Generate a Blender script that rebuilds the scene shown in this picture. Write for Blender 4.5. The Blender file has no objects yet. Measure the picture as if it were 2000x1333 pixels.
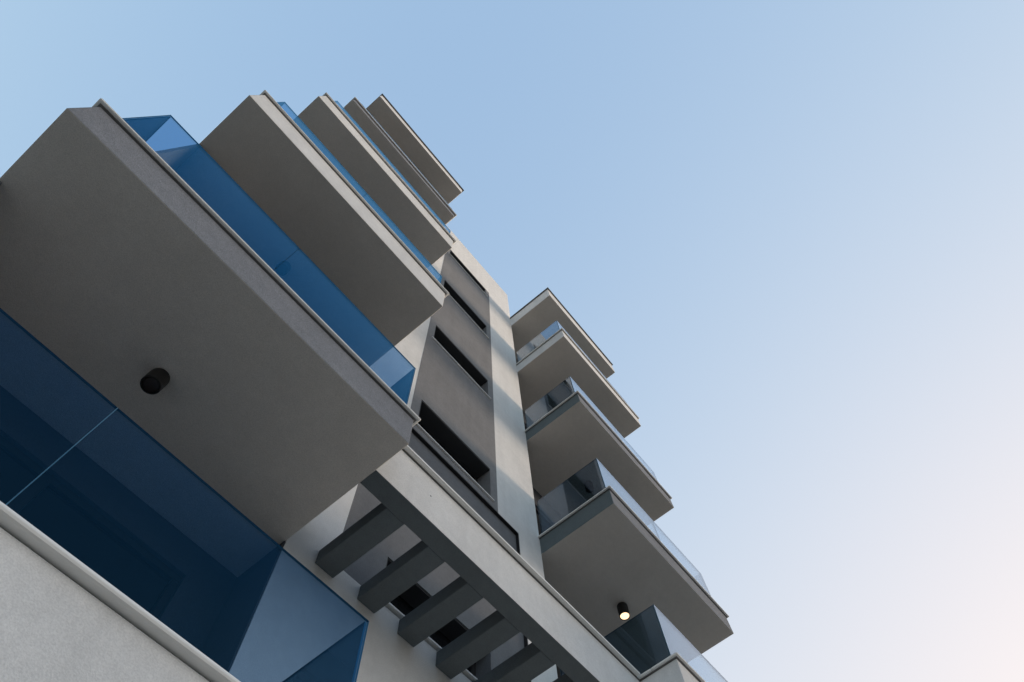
import bpy, bmesh, math, random
from mathutils import Matrix, Vector
random.seed(4)
scene = bpy.context.scene
H = 1.60                                   # eye height: all heights below are measured from the eye

# ------------------------------------------------------------------ camera
cd = bpy.data.cameras.new('camera')
cam = bpy.data.objects.new('camera', cd)
scene.collection.objects.link(cam)
R = [[0.63687712, -0.76973639, -0.04351349],
     [0.71388387, 0.61009629, -0.34373295],
     [0.29113118, 0.18785207, 0.93805876]]
m = Matrix(((R[0][0], -R[1][0], -R[2][0]), (R[0][1], -R[1][1], -R[2][1]), (R[0][2], -R[1][2], -R[2][2]))).to_4x4()
m.translation = Vector((0, 0, H))
cam.matrix_world = m
cd.sensor_fit = 'HORIZONTAL'
cd.sensor_width = 36.0
cd.lens = 36.0 * 1318.13 / 2000.0
cd.clip_start = 0.05
cd.clip_end = 5000
scene.camera = cam

# ------------------------------------------------------------------ sky, sun, exposure
SUN_EL = math.radians(4.0)
SUN_AZ = math.radians(-16.0)               # from +X (along the facade) towards the street (-Y)
world = bpy.data.worlds.new('World')
scene.world = world
world.use_nodes = True
wn, wl = world.node_tree.nodes, world.node_tree.links
wn.clear()
wo = wn.new('ShaderNodeOutputWorld')
bg = wn.new('ShaderNodeBackground')
sky = wn.new('ShaderNodeTexSky')
sky.sky_type = 'NISHITA'
sky.sun_disc = False
sky.sun_elevation = SUN_EL
sky.sun_rotation = math.pi / 2 - SUN_AZ
sky.altitude = 0
sky.air_density = 1.0
sky.dust_density = 4.0
sky.ozone_density = 1.0
bg.inputs['Strength'].default_value = 0.15
# soft shoulder on the sky's radiance, channel by channel, the whole dome alike: f(x) = a x / (1 + x / b)
sep = wn.new('ShaderNodeSeparateColor'); wl.new(sky.outputs[0], sep.inputs[0])
com = wn.new('ShaderNodeCombineColor')
for i, (a, kb) in enumerate(((1.31, 0.954), (1.80, 0.61), (3.80, 0.2645))):
    x = wn.new('ShaderNodeMath'); x.operation = 'MULTIPLY'; x.inputs[1].default_value = 1.296
    wl.new(sep.outputs[i], x.inputs[0])
    d = wn.new('ShaderNodeMath'); d.operation = 'MULTIPLY_ADD'; d.inputs[1].default_value = 1.0 / kb; d.inputs[2].default_value = 1.0
    wl.new(x.outputs[0], d.inputs[0])
    q = wn.new('ShaderNodeMath'); q.operation = 'DIVIDE'
    wl.new(x.outputs[0], q.inputs[0]); wl.new(d.outputs[0], q.inputs[1])
    r = wn.new('ShaderNodeMath'); r.operation = 'MULTIPLY'; r.inputs[1].default_value = a
    wl.new(q.outputs[0], r.inputs[0]); wl.new(r.outputs[0], com.inputs[i])
wl.new(com.outputs[0], bg.inputs['Color'])
wl.new(bg.outputs[0], wo.inputs['Surface'])

sd = bpy.data.lights.new('sun', 'SUN')
sd.energy = 0.95
sd.angle = math.radians(20)
sd.color = (1.0, 0.81, 0.62)
sun = bpy.data.objects.new('sun', sd)
scene.collection.objects.link(sun)
sdir = Vector((math.cos(SUN_EL) * math.cos(SUN_AZ), math.cos(SUN_EL) * math.sin(SUN_AZ), math.sin(SUN_EL)))
sun.rotation_euler = sdir.to_track_quat('Z', 'Y').to_euler()
sun.location = (30, -20, 30)

scene.view_settings.view_transform = 'Standard'
scene.view_settings.look = 'None'
scene.view_settings.exposure = 2.737
scene.view_settings.gamma = 1.0
scene.view_settings.use_curve_mapping = False
scene.render.engine = 'CYCLES'
scene.cycles.max_bounces = 12
scene.cycles.transparent_max_bounces = 16
scene.cycles.glossy_bounces = 8

# ------------------------------------------------------------------ materials
def new_mat(name):
    mt = bpy.data.materials.new(name)
    mt.use_nodes = True
    nt = mt.node_tree
    nt.nodes.clear()
    out = nt.nodes.new('ShaderNodeOutputMaterial')
    return mt, nt, out

def stucco(name, col, grain=0.5, mott=0.10, rough=0.92, coarse=170.0, streak=0.0):
    mt, nt, out = new_mat(name)
    N, L = nt.nodes.new, nt.links.new
    bs = N('ShaderNodeBsdfPrincipled')
    bs.inputs['Roughness'].default_value = rough
    bs.inputs['Specular IOR Level'].default_value = 0.2
    tc = N('ShaderNodeTexCoord')
    geo = N('ShaderNodeNewGeometry')
    fine = N('ShaderNodeTexNoise'); fine.inputs['Scale'].default_value = coarse; fine.inputs['Detail'].default_value = 3
    L(geo.outputs['Position'], fine.inputs['Vector'])
    big = N('ShaderNodeTexNoise'); big.inputs['Scale'].default_value = 1.7; big.inputs['Detail'].default_value = 6
    big.inputs['Roughness'].default_value = 0.62
    L(geo.outputs['Position'], big.inputs['Vector'])
    mid = N('ShaderNodeTexNoise'); mid.inputs['Scale'].default_value = 14; mid.inputs['Detail'].default_value = 5
    L(geo.outputs['Position'], mid.inputs['Vector'])
    # rain streaks: noise stretched along z
    mp = N('ShaderNodeMapping'); mp.inputs['Scale'].default_value = (7, 7, 0.35)
    L(geo.outputs['Position'], mp.inputs['Vector'])
    stn = N('ShaderNodeTexNoise'); stn.inputs['Scale'].default_value = 1.0; stn.inputs['Detail'].default_value = 4
    L(mp.outputs[0], stn.inputs['Vector'])
    def mul(a, lo, hi, prev):
        r = N('ShaderNodeMapRange'); r.inputs['From Min'].default_value = 0.3; r.inputs['From Max'].default_value = 0.7
        r.inputs['To Min'].default_value = lo; r.inputs['To Max'].default_value = hi
        L(a, r.inputs['Value'])
        if prev is None:
            return r.outputs[0]
        k = N('ShaderNodeMath'); k.operation = 'MULTIPLY'
        L(prev, k.inputs[0]); L(r.outputs[0], k.inputs[1])
        return k.outputs[0]
    v = mul(big.outputs['Fac'], 1 - mott, 1 + mott * 0.6, None)
    v = mul(mid.outputs['Fac'], 1 - mott * 0.5, 1 + mott * 0.4, v)
    v = mul(fine.outputs['Fac'], 1 - grain * 0.34, 1 + grain * 0.30, v)
    if streak:
        v = mul(stn.outputs['Fac'], 1 - streak, 1 + streak * 0.3, v)
    cc = N('ShaderNodeVectorMath'); cc.operation = 'SCALE'
    cc.inputs[0].default_value = col
    L(v, cc.inputs['Scale'])
    L(cc.outputs[0], bs.inputs['Base Color'])
    bmp = N('ShaderNodeBump'); bmp.inputs['Strength'].default_value = grain; bmp.inputs['Distance'].default_value = 0.004
    ad = N('ShaderNodeMath'); ad.operation = 'ADD'
    sc = N('ShaderNodeMath'); sc.operation = 'MULTIPLY'; sc.inputs[1].default_value = 1.5
    L(mid.outputs['Fac'], sc.inputs[0])
    L(fine.outputs['Fac'], ad.inputs[0]); L(sc.outputs[0], ad.inputs[1])
    L(ad.outputs[0], bmp.inputs['Height'])
    L(bmp.outputs[0], bs.inputs['Normal'])
    L(bs.outputs[0], out.inputs['Surface'])
    return mt

def plain(name, col, rough=0.5, metal=0.0, spec=0.5, var=0.05):
    mt, nt, out = new_mat(name)
    N, L = nt.nodes.new, nt.links.new
    bs = N('ShaderNodeBsdfPrincipled')
    bs.inputs['Roughness'].default_value = rough
    bs.inputs['Metallic'].default_value = metal
    bs.inputs['Specular IOR Level'].default_value = spec
    geo = N('ShaderNodeNewGeometry')
    n = N('ShaderNodeTexNoise'); n.inputs['Scale'].default_value = 9; n.inputs['Detail'].default_value = 6
    L(geo.outputs['Position'], n.inputs['Vector'])
    r = N('ShaderNodeMapRange'); r.inputs['To Min'].default_value = 1 - var; r.inputs['To Max'].default_value = 1 + var
    L(n.outputs['Fac'], r.inputs['Value'])
    c = N('ShaderNodeVectorMath'); c.operation = 'SCALE'; c.inputs[0].default_value = col
    L(r.outputs[0], c.inputs['Scale'])
    L(c.outputs[0], bs.inputs['Base Color'])
    L(bs.outputs[0], out.inputs['Surface'])
    return mt

def coated_glass(name, trans, refl0, refl1, power):
    """blue solar-coated glass: tinted transmission + coloured coat reflection that turns neutral at grazing"""
    mt, nt, out = new_mat(name)
    N, L = nt.nodes.new, nt.links.new
    geo = N('ShaderNodeNewGeometry')
    # angle between view and the un-flipped normal, the same for both sides of the thin pane
    dt = N('ShaderNodeVectorMath'); dt.operation = 'DOT_PRODUCT'
    L(geo.outputs['Incoming'], dt.inputs[0]); L(geo.outputs['True Normal'], dt.inputs[1])
    ab = N('ShaderNodeMath'); ab.operation = 'ABSOLUTE'; L(dt.outputs['Value'], ab.inputs[0])
    one = N('ShaderNodeMath'); one.operation = 'SUBTRACT'; one.inputs[0].default_value = 1.0; L(ab.outputs[0], one.inputs[1])
    rc = N('ShaderNodeCombineColor'); tcx = N('ShaderNodeCombineColor')
    for i in range(3):
        pw = N('ShaderNodeMath'); pw.operation = 'POWER'; pw.inputs[1].default_value = power[i]; L(one.outputs[0], pw.inputs[0])
        rf = N('ShaderNodeMapRange'); rf.inputs['To Min'].default_value = refl0[i]; rf.inputs['To Max'].default_value = refl1[i]
        L(pw.outputs[0], rf.inputs['Value']); L(rf.outputs[0], rc.inputs[i])
        tf = N('ShaderNodeMapRange'); tf.inputs['To Min'].default_value = trans[i]; tf.inputs['To Max'].default_value = 0.0
        L(pw.outputs[0], tf.inputs['Value']); L(tf.outputs[0], tcx.inputs[i])
    tr = N('ShaderNodeBsdfTransparent'); L(tcx.outputs[0], tr.inputs['Color'])
    gl = N('ShaderNodeBsdfGlossy'); gl.inputs['Roughness'].default_value = 0.0; L(rc.outputs[0], gl.inputs['Color'])
    ad = N('ShaderNodeAddShader'); L(tr.outputs[0], ad.inputs[0]); L(gl.outputs[0], ad.inputs[1])
    L(ad.outputs[0], out.inputs['Surface'])
    return mt

def emit(name, col, strength):
    mt, nt, out = new_mat(name)
    e = nt.nodes.new('ShaderNodeEmission')
    e.inputs['Color'].default_value = (*col, 1); e.inputs['Strength'].default_value = strength
    nt.links.new(e.outputs[0], out.inputs['Surface'])
    return mt

M = dict(
    white=stucco('white_render', (0.76, 0.755, 0.745), grain=0.45, mott=0.07, streak=0.05),
    slab_white=stucco('pale_slab_render', (0.75, 0.745, 0.735), grain=0.26, mott=0.08, streak=0.06),
    slab_grey=stucco('grey_slab_render', (0.235, 0.245, 0.27), grain=0.75, mott=0.10),
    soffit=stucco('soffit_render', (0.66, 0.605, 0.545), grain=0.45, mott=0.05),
    panel=stucco('grey_panel_render', (0.225, 0.225, 0.232), grain=0.55, mott=0.10, streak=0.06),
    coping=plain('white_marble', (0.84, 0.83, 0.80), rough=0.35, var=0.06),
    dark=plain('black_frame', (0.018, 0.018, 0.02), rough=0.55, spec=0.3),
    pane=plain('dark_window_glass', (0.012, 0.014, 0.017), rough=0.04, spec=0.5),
    lining=plain('dark_window_lining', (0.04, 0.04, 0.042), rough=0.8, spec=0.2),
    lampblack=plain('black_lamp_metal', (0.02, 0.019, 0.019), rough=0.45, metal=0.2),
    # the evening sky is polarised along the street: the street-side panes hardly mirror it, the end panes strongly
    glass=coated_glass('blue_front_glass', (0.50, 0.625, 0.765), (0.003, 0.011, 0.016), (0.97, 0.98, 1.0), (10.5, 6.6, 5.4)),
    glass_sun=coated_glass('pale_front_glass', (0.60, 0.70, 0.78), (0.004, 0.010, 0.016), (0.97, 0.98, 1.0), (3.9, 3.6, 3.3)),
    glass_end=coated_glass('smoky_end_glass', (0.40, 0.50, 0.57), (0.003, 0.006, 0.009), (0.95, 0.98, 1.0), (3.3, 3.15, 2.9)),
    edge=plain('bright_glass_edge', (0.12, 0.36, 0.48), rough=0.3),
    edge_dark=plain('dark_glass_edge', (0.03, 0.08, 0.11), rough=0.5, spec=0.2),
    slab_end_shade=stucco('shaded_slab_end', (0.135, 0.165, 0.175), grain=0.4, mott=0.08),
    joint=plain('dark_joint_seal', (0.012, 0.02, 0.025), rough=0.9, spec=0.0),
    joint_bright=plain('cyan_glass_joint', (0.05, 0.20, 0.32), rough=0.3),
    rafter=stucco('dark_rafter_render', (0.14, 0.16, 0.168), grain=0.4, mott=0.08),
    low_panel=stucco('dark_panel_render', (0.165, 0.172, 0.185), grain=0.5, mott=0.1, streak=0.05),
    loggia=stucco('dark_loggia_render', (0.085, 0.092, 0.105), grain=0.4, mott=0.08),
    flashing_shade=plain('flashing_and_shadow_grey', (0.17, 0.165, 0.16), rough=0.5, metal=0.3),  # roof flashing metal, also the painted shadow line under copings
    lamp_on=emit('warm_lamp', (1.0, 0.66, 0.37), 0.33),
    lens=plain('lamp_lens', (0.025, 0.02, 0.02), rough=0.45),
    asphalt=stucco('asphalt', (0.06, 0.06, 0.062), grain=0.8, mott=0.2, coarse=120),
    paving=stucco('pale_paving', (0.36, 0.34, 0.31), grain=0.5, mott=0.15, coarse=90),
    ground=stucco('dry_ground', (0.25, 0.22, 0.18), grain=0.5, mott=0.25, coarse=30),
    kerb=stucco('kerb_stone', (0.32, 0.31, 0.30), grain=0.5, mott=0.1),
)

# ------------------------------------------------------------------ helpers
def link(name, bm, mats, parent=None, bevel=0.0, smooth=False):
    me = bpy.data.meshes.new(name)
    bmesh.ops.recalc_face_normals(bm, faces=bm.faces)
    bm.to_mesh(me); bm.free()
    for k in (mats if isinstance(mats, (list, tuple)) else [mats]):
        me.materials.append(M[k])
    if smooth:
        for p in me.polygons: p.use_smooth = True
    o = bpy.data.objects.new(name, me)
    scene.collection.objects.link(o)
    if parent: o.parent = parent
    if bevel:
        b = o.modifiers.new('bevel', 'BEVEL'); b.width = bevel; b.segments = 2; b.limit_method = 'ANGLE'
    return o

def box(bm, x0, x1, y0, y1, z0, z1, mi=0):
    """z measured from the eye"""
    z0 += H; z1 += H
    v = [bm.verts.new(p) for p in ((x0, y0, z0), (x1, y0, z0), (x1, y1, z0), (x0, y1, z0), (x0, y0, z1), (x1, y0, z1), (x1, y1, z1), (x0, y1, z1))]
    fs = []
    for q in ((0, 3, 2, 1), (4, 5, 6, 7), (0, 1, 5, 4), (1, 2, 6, 5), (2, 3, 7, 6), (3, 0, 4, 7)):
        f = bm.faces.new([v[i] for i in q]); f.material_index = mi; fs.append(f)
    return fs       # bottom, top, -y, +x, +y, -x

def boxobj(name, a, mat, parent=None, bevel=0.0):
    bm = bmesh.new(); box(bm, *a)
    return link(name, bm, mat, parent, bevel)

def holed_wall(name, x0, x1, z0, z1, yf, yb, holes, mat, parent):
    """wall in the xz plane between yf and yb with real rectangular openings (x0,x1,z0,z1)"""
    xs = sorted({x0, x1, *[h[0] for h in holes], *[h[1] for h in holes]})
    zs = sorted({z0, z1, *[h[2] for h in holes], *[h[3] for h in holes]})
    xs = [x for x in xs if x0 <= x <= x1]; zs = [z for z in zs if z0 <= z <= z1]
    bm = bmesh.new()
    def solid(i, j):
        if i < 0 or j < 0 or i >= len(xs) - 1 or j >= len(zs) - 1: return False
        cx, cz = (xs[i] + xs[i + 1]) / 2, (zs[j] + zs[j + 1]) / 2
        return not any(h[0] < cx < h[1] and h[2] < cz < h[3] for h in holes)
    cache = {}
    def V(i, j, b):
        k = (i, j, b)
        if k not in cache: cache[k] = bm.verts.new((xs[i], yb if b else yf, zs[j] + H))
        return cache[k]
    for i in range(len(xs) - 1):
        for j in range(len(zs) - 1):
            if not solid(i, j): continue
            bm.faces.new((V(i, j, 0), V(i + 1, j, 0), V(i + 1, j + 1, 0), V(i, j + 1, 0)))
            bm.faces.new((V(i, j, 1), V(i, j + 1, 1), V(i + 1, j + 1, 1), V(i + 1, j, 1)))
            if not solid(i - 1, j): bm.faces.new((V(i, j, 0), V(i, j + 1, 0), V(i, j + 1, 1), V(i, j, 1)))
            if not solid(i + 1, j): bm.faces.new((V(i + 1, j, 0), V(i + 1, j, 1), V(i + 1, j + 1, 1), V(i + 1, j + 1, 0)))
            if not solid(i, j - 1): bm.faces.new((V(i, j, 0), V(i, j, 1), V(i + 1, j, 1), V(i + 1, j, 0)))
            if not solid(i, j + 1): bm.faces.new((V(i, j + 1, 0), V(i + 1, j + 1, 0), V(i + 1, j + 1, 1), V(i, j + 1, 1)))
    return link(name, bm, mat, parent)

def tag(o, label=None, cat=None, group=None, kind=None):
    for k, v in (('label', label), ('category', cat), ('group', group), ('kind', kind)):
        if v: o[k] = v
    return o

# ------------------------------------------------------------------ measured plan (metres) and heights above the eye
XL, XA = -1.462, 1.435                       # left balcony bay
XPL, XPR = 2.272, 3.974                      # grey window panel
XC, XR = 4.873, 7.747                        # tower corner, right end of the right bay
YF, YW, YK = 1.885, 3.106, 3.609             # balcony fronts, front wall, loggia back wall
YBK = 13.0
ZPAR = 19.681
GND = -H

# ------------------------------------------------------------------ ground
def sheet(name, x0, x1, y0, y1, z, mat, label=None):
    bm = bmesh.new()
    bm.faces.new([bm.verts.new(p) for p in ((x0, y0, z), (x1, y0, z), (x1, y1, z), (x0, y1, z))])
    return tag(link(name, bm, mat), kind='structure')
sheet('ground', -1500, 1500, -1500, 1500, 0.0, 'ground')
sheet('road', -400, 400, -9.5, -2.2, 0.004, 'asphalt')
tag(boxobj('pavement', (-60, 60, -2.05, 16, GND + 0.005, GND + 0.12), 'paving'), kind='structure')
tag(boxobj('kerb', (-60, 60, -2.20, -2.053, GND + 0.005, GND + 0.13), 'kerb', bevel=0.012), kind='structure')
G0 = GND + 0.12

# ------------------------------------------------------------------ unseen block across the street, added to shade the lower floors
nb = bpy.data.objects.new('added_shade_house', None)
scene.collection.objects.link(nb)
nb.location = (74, -20, 0)
tag(nb, 'unseen flat-roofed house added across the street to shade the lower floors', 'house')
def nbox(name, a, mat, parent):
    o = boxobj(name, (a[0] - 74, a[1] - 74, a[2] + 20, a[3] + 20, a[4] - H, a[5] - H), mat, parent); return o
nbox('added_house_wall', (66, 82, -30, -9.9, 0.0, 15.0), 'white', nb)
nbox('added_house_roof_slab', (65.7, 82.3, -30.3, -9.6, 15.003, 15.4), 'slab_grey', nb)
for fl in range(4):
    for k in range(5):
        y = -28.5 + k * 3.8
        w = nbox('window', (65.95, 65.998, y, y + 1.6, 1.2 + fl * 3.6, 2.7 + fl * 3.6), 'dark', nb)  # window of the added unseen shade house
        nbox('pane', (65.94, 65.949, y + 0.08, y + 1.52, 1.28 + fl * 3.6, 2.62 + fl * 3.6), 'pane', w)

# ------------------------------------------------------------------ the building
b = bpy.data.objects.new('apartment_building', None)
scene.collection.objects.link(b)
b.location = (0, 0, 0)
tag(b, 'white and grey apartment block with stacked balconies and blue glass railings', 'building')

win_z = [(16.951, 17.489), (13.728, 14.458), (10.639, 11.363), (7.522, 8.258), (4.445, 5.03)]
WL, WR = 2.417, 3.833
UP = (XPL, XPR, 7.369, 17.53)
LP = (1.873, 4.395, 4.40, 7.369)
holed_wall('front_wall', XA + 0.003, XC, G0, ZPAR, YW, YW + 0.30, [UP, LP], 'white', b)
holed_wall('window_panel', *UP, YW - 0.003, YW + 0.30, [(WL, WR, s, t) for s, t in win_z[:4]], 'panel', b)
holed_wall('window_panel', *LP, YW + 0.045, YW + 0.30, [(WL, WR, *win_z[4])], 'low_panel', b)
bm = bmesh.new()
box(bm, LP[0] + 0.002, LP[1] - 0.002, YW + 0.004, YW + 0.0445, LP[3] - 0.012, LP[3] - 0.001)
box(bm, LP[1] - 0.012, LP[1] - 0.001, YW + 0.004, YW + 0.0445, LP[2] + 0.002, LP[3] - 0.0125)
link('reveal_shade', bm, 'dark', b)  # dark strips laid over the panel reveals in place of their shade
# solid volumes behind
boxobj('tower_wall', (XA + 0.003, XC, YW + 0.303, YBK, G0, ZPAR - 0.35), 'white', b)
boxobj('parapet', (XA + 0.003, XC, YBK - 0.3, YBK, ZPAR - 0.348, ZPAR), 'white', b)
for x0 in (XA + 0.003, XC - 0.25):
    boxobj('parapet', (x0, x0 + 0.25, YW + 0.303, YBK - 0.303, ZPAR - 0.348, ZPAR), 'white', b)

# slot windows of the grey panel
for k, (s, t) in enumerate(win_z):
    yf = YW - 0.003 if k < 4 else YW + 0.045
    bm = bmesh.new()
    yb = YW + 0.29
    box(bm, WL + 0.001, WR - 0.001, yf + 0.012, yb, t - 0.02, t - 0.001)          # dark head lining
    box(bm, WL + 0.001, WL + 0.018, yf + 0.012, yb, s + 0.002, t - 0.021)
    box(bm, WL + 0.019, WR - 0.05, yb - 0.06, yb - 0.002, s + 0.002, s + 0.05)
    box(bm, WR - 0.05, WR - 0.001, yb - 0.06, yb - 0.002, s + 0.002, t - 0.021)
    w = link('window', bm, 'lining', b)
    boxobj('pane', (WL + 0.019, WR - 0.051, yb - 0.04, yb - 0.03, s + 0.051, t - 0.021), 'pane', w)
    boxobj('sill', (2.375, 3.885, YW - 0.026, yb - 0.07, s - 0.019, s + 0.001), 'coping', w, bevel=0.005)

# ---- balconies -------------------------------------------------------------
GT = 0.012
def pane_box(name, a, parent, front='glass'):
    bm = bmesh.new()
    fs = box(bm, *a)
    dx, dy = a[1] - a[0], a[3] - a[2]
    for i, f in enumerate(fs):
        big = (2, 4) if dx > dy else (3, 5)
        f.material_index = 0 if i in big else (2 if i < 2 else 1)
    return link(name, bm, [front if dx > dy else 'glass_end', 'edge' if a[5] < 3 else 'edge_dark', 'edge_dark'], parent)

def slab(x0, x1, y0, y1, z0, z1, mat, label):
    """fascias in the slab's own render but grey ends in a shaded tone, soffit face in the soffit render"""
    bm = bmesh.new()
    fs = box(bm, x0, x1, y0, y1, z0, z1)
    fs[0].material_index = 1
    if mat == 'slab_grey': fs[5].material_index = fs[3].material_index = 2  # shade of the slab ends put into a darker render
    o = link('balcony', bm, [mat, 'soffit', 'slab_end_shade'], b, bevel=0.006)
    o['label'] = label
    return o

def coping(o, x0, x1, y0, y1, z1, back, th=0.024, ov=0.038, mat='coping'):
    """front and side marble copings round the slab edge, over a dark strip drawn as their shadow line"""
    w = 0.26
    for nm, mt, t0, t1, e in (('coping', mat, z1 - th, z1, ov), ('coping_shadow', 'flashing_shade', z1 - th - 0.007, z1 - th - 0.001, 0.014 if z1 > 2 else -0.01)):  # second entry: thin dark strip standing for the coping's shadow
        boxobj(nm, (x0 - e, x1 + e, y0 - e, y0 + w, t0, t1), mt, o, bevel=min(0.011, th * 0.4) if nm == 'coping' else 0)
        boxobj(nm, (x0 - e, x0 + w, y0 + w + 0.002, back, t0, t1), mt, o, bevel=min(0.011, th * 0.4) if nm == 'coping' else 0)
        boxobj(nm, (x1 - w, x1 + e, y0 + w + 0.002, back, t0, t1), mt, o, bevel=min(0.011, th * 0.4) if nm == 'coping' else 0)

def glazing(o, x0, x1, y, back, z0, z1, joint, gx=0.05, front='glass'):
    a, c = x0 + gx, x1 - gx
    pane_box('glass_panel', (a, joint - 0.0017, y, y + GT, z0, z1), o, front)
    pane_box('glass_panel', (joint + 0.0017, c, y, y + GT, z0, z1), o, front)
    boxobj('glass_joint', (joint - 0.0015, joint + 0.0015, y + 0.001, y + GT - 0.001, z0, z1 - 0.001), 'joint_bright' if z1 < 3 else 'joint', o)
    pane_box('glass_panel', (a, a + GT, y + GT + 0.003, back - 0.01, z0, z1), o)
    pane_box('glass_panel', (c - GT, c, y + GT + 0.003, back - 0.01, z0, z1), o)

# left bay: name, front offset, soffit, top, glass top, joint, render
left = [
    ('pale lowest left balcony with tall fascia', -0.10, 1.10, 1.703, 2.498, -0.027, 'slab_white'),
    ('grey left balcony slab over the lowest one', 0.0, 4.222, 4.621, 5.700, -0.043, 'slab_grey'),
    ('pale left balcony slab', -0.102, 7.272, 7.815, 8.725, -0.015, 'slab_white'),
    ('pale left balcony slab', -0.073, 10.431, 10.956, 12.005, -0.015, 'slab_white'),
    ('grey thin left balcony slab below the roof slab', 0.047, 13.710, 13.944, 14.934, -0.015, 'slab_grey'),
    ('pale roof slab over the top left balcony', -0.048, 16.820, 17.266, None, None, 'slab_white'),
]
for lab, d, z0, z1, gz, jt, mat in left:
    yf = YF + d
    o = slab(XL, XA, yf, YK + 0.1, z0, z1 - (0.024 if gz else 0.009) - (0.003 if z1 < 2 else 0.0) - 0.008, mat, lab)
    coping(o, XL, XA, yf, YW, z1, YW - 0.002, mat='coping' if gz else 'flashing_shade', th=(0.024 if gz else 0.009) + (0.003 if z1 < 2 else 0.0))
    if gz:
        glazing(o, XL, XA, yf + 0.09, YW, z1 - 0.01, gz, jt, gx=0.03)

right = [
    ('pale lowest right balcony beside the pergola', 1.791, 4.25, 4.806, 5.567, 6.34, 'slab_white'),
    ('grey right balcony slab with the lit lamp', 1.905, 7.407, 7.759, 8.693, 6.338, 'slab_grey'),
    ('grey right balcony slab', 1.916, 10.520, 10.855, 11.784, 6.338, 'slab_grey'),
    ('pale right balcony slab under the roof slab', 1.808, 13.648, 14.060, 14.949, 6.338, 'slab_white'),
    ('pale roof slab over the top right balcony', 1.813, 16.813, 17.387, None, None, 'slab_white'),
]
for k, (lab, yf, z0, z1, gz, jt, mat) in enumerate(right):
    o = slab(XC, XR, yf, YK + 0.1, z0, z1 - (0.024 if gz else 0.009) - (0.003 if z1 < 2 else 0.0) - 0.008, mat, lab)
    coping(o, XC, XR, yf, YW, z1, YW - 0.002, mat='coping' if gz else 'flashing_shade', th=(0.024 if gz else 0.009) + (0.003 if z1 < 2 else 0.0))
    if gz:
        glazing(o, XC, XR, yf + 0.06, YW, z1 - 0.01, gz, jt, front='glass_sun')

# ---- loggia walls, doors ---------------------------------------------------
for (x0, x1, tops, side) in ((XL, XA, [(G0, 1.10), (1.68, 4.222), (4.6, 7.272), (7.79, 10.431), (10.93, 13.71), (13.92, 16.82)], -1),
                             (XC, XR, [(G0, 4.25), (4.78, 7.407), (7.73, 10.52), (10.83, 13.648), (14.03, 16.813)], 1)):
    for i, (z0, z1) in enumerate(tops):
        if i == 0:
            boxobj('ground_floor_wall', (x0 + 0.01, x1 - 0.01, YK - 0.3, YK, z0, z1 - 0.003), 'white', b)
            continue
        d0, d1 = (x0 + 0.35, x1 - 0.35)
        dh = min(z0 + 2.25, z1 - 0.12)
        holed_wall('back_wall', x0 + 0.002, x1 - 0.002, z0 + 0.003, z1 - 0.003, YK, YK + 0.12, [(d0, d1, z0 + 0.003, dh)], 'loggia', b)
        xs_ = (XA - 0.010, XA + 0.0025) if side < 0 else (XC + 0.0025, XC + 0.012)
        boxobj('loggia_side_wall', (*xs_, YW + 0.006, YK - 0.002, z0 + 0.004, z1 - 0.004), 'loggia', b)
        bm = bmesh.new()
        yb0, yb1 = YK + 0.03, YK + 0.09
        mid = (d0 + d1) / 2
        for (a, c) in ((d0 + 0.002, d0 + 0.06), (mid - 0.04, mid + 0.04), (d1 - 0.06, d1 - 0.002)):
            box(bm, a, c, yb0, yb1, z0 + 0.01, dh - 0.062)
        box(bm, d0 + 0.002, d1 - 0.002, yb0, yb1, dh - 0.06, dh - 0.002)
        dr = link('balcony_door', bm, 'dark', b, bevel=0.004)
        boxobj('pane', (d0 + 0.061, mid - 0.041, yb0 + 0.02, yb0 + 0.03, z0 + 0.012, dh - 0.062), 'pane', dr)
        boxobj('pane', (mid + 0.041, d1 - 0.061, yb0 + 0.03, yb0 + 0.04, z0 + 0.012, dh - 0.062), 'pane', dr)
    if side < 0:
        for (z0, z1) in tops[1:]:
            boxobj('partition', (x0 + 0.002, x0 + 0.03, 2.511, YK - 0.002, z0 + 0.004, z1 - 0.004), 'panel', b)
    boxobj('rear_wall', (x0 + 0.004, x1 - 0.004, YK + 0.14, YBK - 0.5, G0, 17.0), 'white', b)

# ---- pergola between the left bay and the lowest right balcony ----------------
YB, YB2, ZB, TB = 2.207, 2.369, 4.234, 4.806
bm = bmesh.new()
fs = box(bm, XA + 0.002, XC - 0.002, YB, YB2, ZB, TB - 0.032)
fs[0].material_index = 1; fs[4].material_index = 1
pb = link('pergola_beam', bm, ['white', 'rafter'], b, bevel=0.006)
boxobj('coping', (XA + 0.052, XC - 0.052, YB - 0.05, YB2 + 0.03, TB - 0.024, TB), 'coping', pb, bevel=0.006)
boxobj('coping_shadow', (XA + 0.020, XC - 0.020, YB - 0.010, YB2 + 0.010, TB - 0.031, TB - 0.025), 'flashing_shade', pb)  # dark strip painted in as shade below the beam coping
bm = bmesh.new()
box(bm, 1.98, 1.992, YB - 0.001, YB + 0.002, 4.53, 4.542)
link('weep_hole', bm, 'dark', pb)
for i in range(7):
    xr = 1.911 + 0.4501 * i
    boxobj('rafter', (xr - 0.192, xr, YB2 + 0.001, YW + 0.001, ZB + 0.003, ZB + 0.156), 'rafter', b, bevel=0.008)

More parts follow.
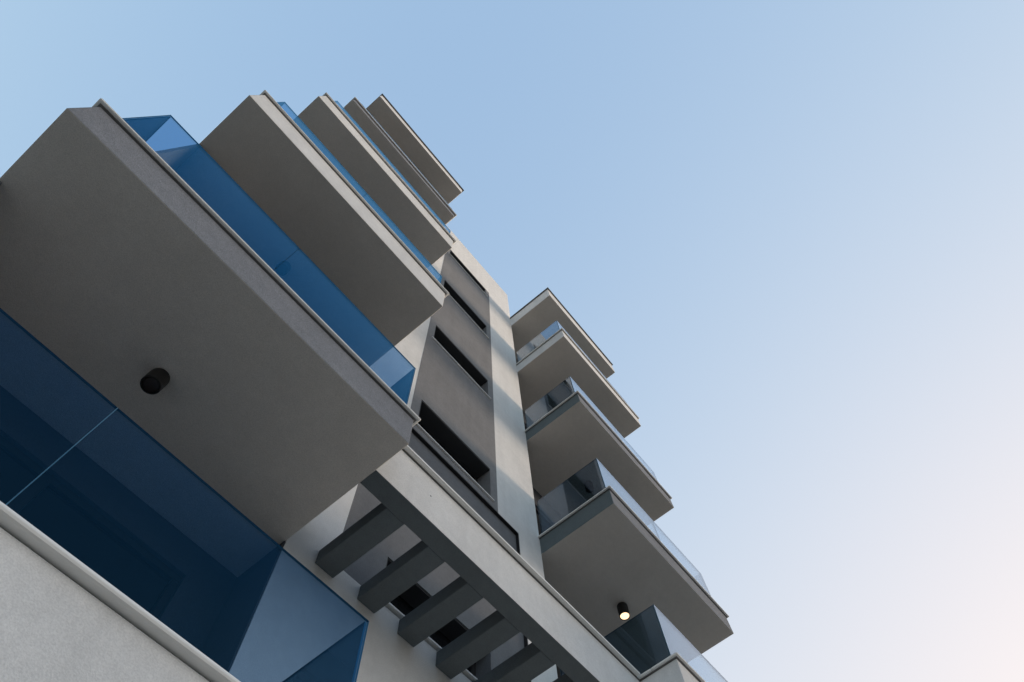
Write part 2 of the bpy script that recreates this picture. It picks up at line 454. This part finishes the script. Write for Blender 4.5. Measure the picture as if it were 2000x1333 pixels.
# ------------------------------------------------------------------ ceiling lamps
def lamp(x, y, zs, r, h, lit, label):
    e = bpy.data.objects.new('ceiling_lamp', None)
    scene.collection.objects.link(e)
    e.location = (x, y, zs + H)
    tag(e, label, 'lamp', 'cylinder lamps under the balconies')
    bm = bmesh.new()
    n = 32
    prof = [(0.0, 0.001), (r * 0.94, 0.001), (r * 0.94, -0.012), (r, -0.014), (r, -h + 0.004), (r - 0.004, -h), (r - 0.012, -h), (r - 0.014, -h + 0.02), (0.0, -h + 0.02)]
    rings = [[bm.verts.new((pr * math.cos(2 * math.pi * k / n), pr * math.sin(2 * math.pi * k / n), pz)) for k in range(n)] if pr > 0 else [bm.verts.new((0, 0, pz))] for pr, pz in prof]
    for a, c in zip(rings, rings[1:]):
        for k in range(n):
            k2 = (k + 1) % n
            if len(a) == 1: bm.faces.new((a[0], c[k], c[k2]))
            elif len(c) == 1: bm.faces.new((a[k], a[k2], c[0]))
            else: bm.faces.new((a[k], a[k2], c[k2], c[k]))
    link('housing', bm, 'lampblack', e)
    bm = bmesh.new()
    R2 = r - 0.017
    pts = [(R2 + 0.002, -h + 0.019), (R2 + 0.002, -h + 0.006), (R2 * 0.8, -h + 0.003), (R2 * 0.4, -h + 0.002), (0, -h + 0.001)]
    rings = [[bm.verts.new((pr * math.cos(2 * math.pi * k / n), pr * math.sin(2 * math.pi * k / n), pz)) for k in range(n)] if pr > 0 else [bm.verts.new((0, 0, pz))] for pr, pz in pts]
    for a, c in zip(rings, rings[1:]):
        for k in range(n):
            k2 = (k + 1) % n
            if len(c) == 1: bm.faces.new((a[k], a[k2], c[0]))
            else: bm.faces.new((a[k], a[k2], c[k2], c[k]))
    link('bulb' if lit else 'lens', bm, 'lamp_on' if lit else 'lens', e, smooth=True)
    return e
LX, LY, RX, RY = -0.014, 2.784, 6.283, 2.809
lamp(LX, LY, 4.222, 0.068, 0.14, False, 'unlit black cylinder lamp under the grey left balcony')
lamp(LX, LY, 7.272, 0.068, 0.14, False, 'unlit black lamp under the balcony seen through blue glass')
lamp(RX, RY, 7.407, 0.075, 0.195, True, 'lit black cylinder lamp glowing warm under the right balcony')
lamp(RX, RY, 10.520, 0.075, 0.195, False, 'unlit black lamp behind the dark side glass of a right balcony')
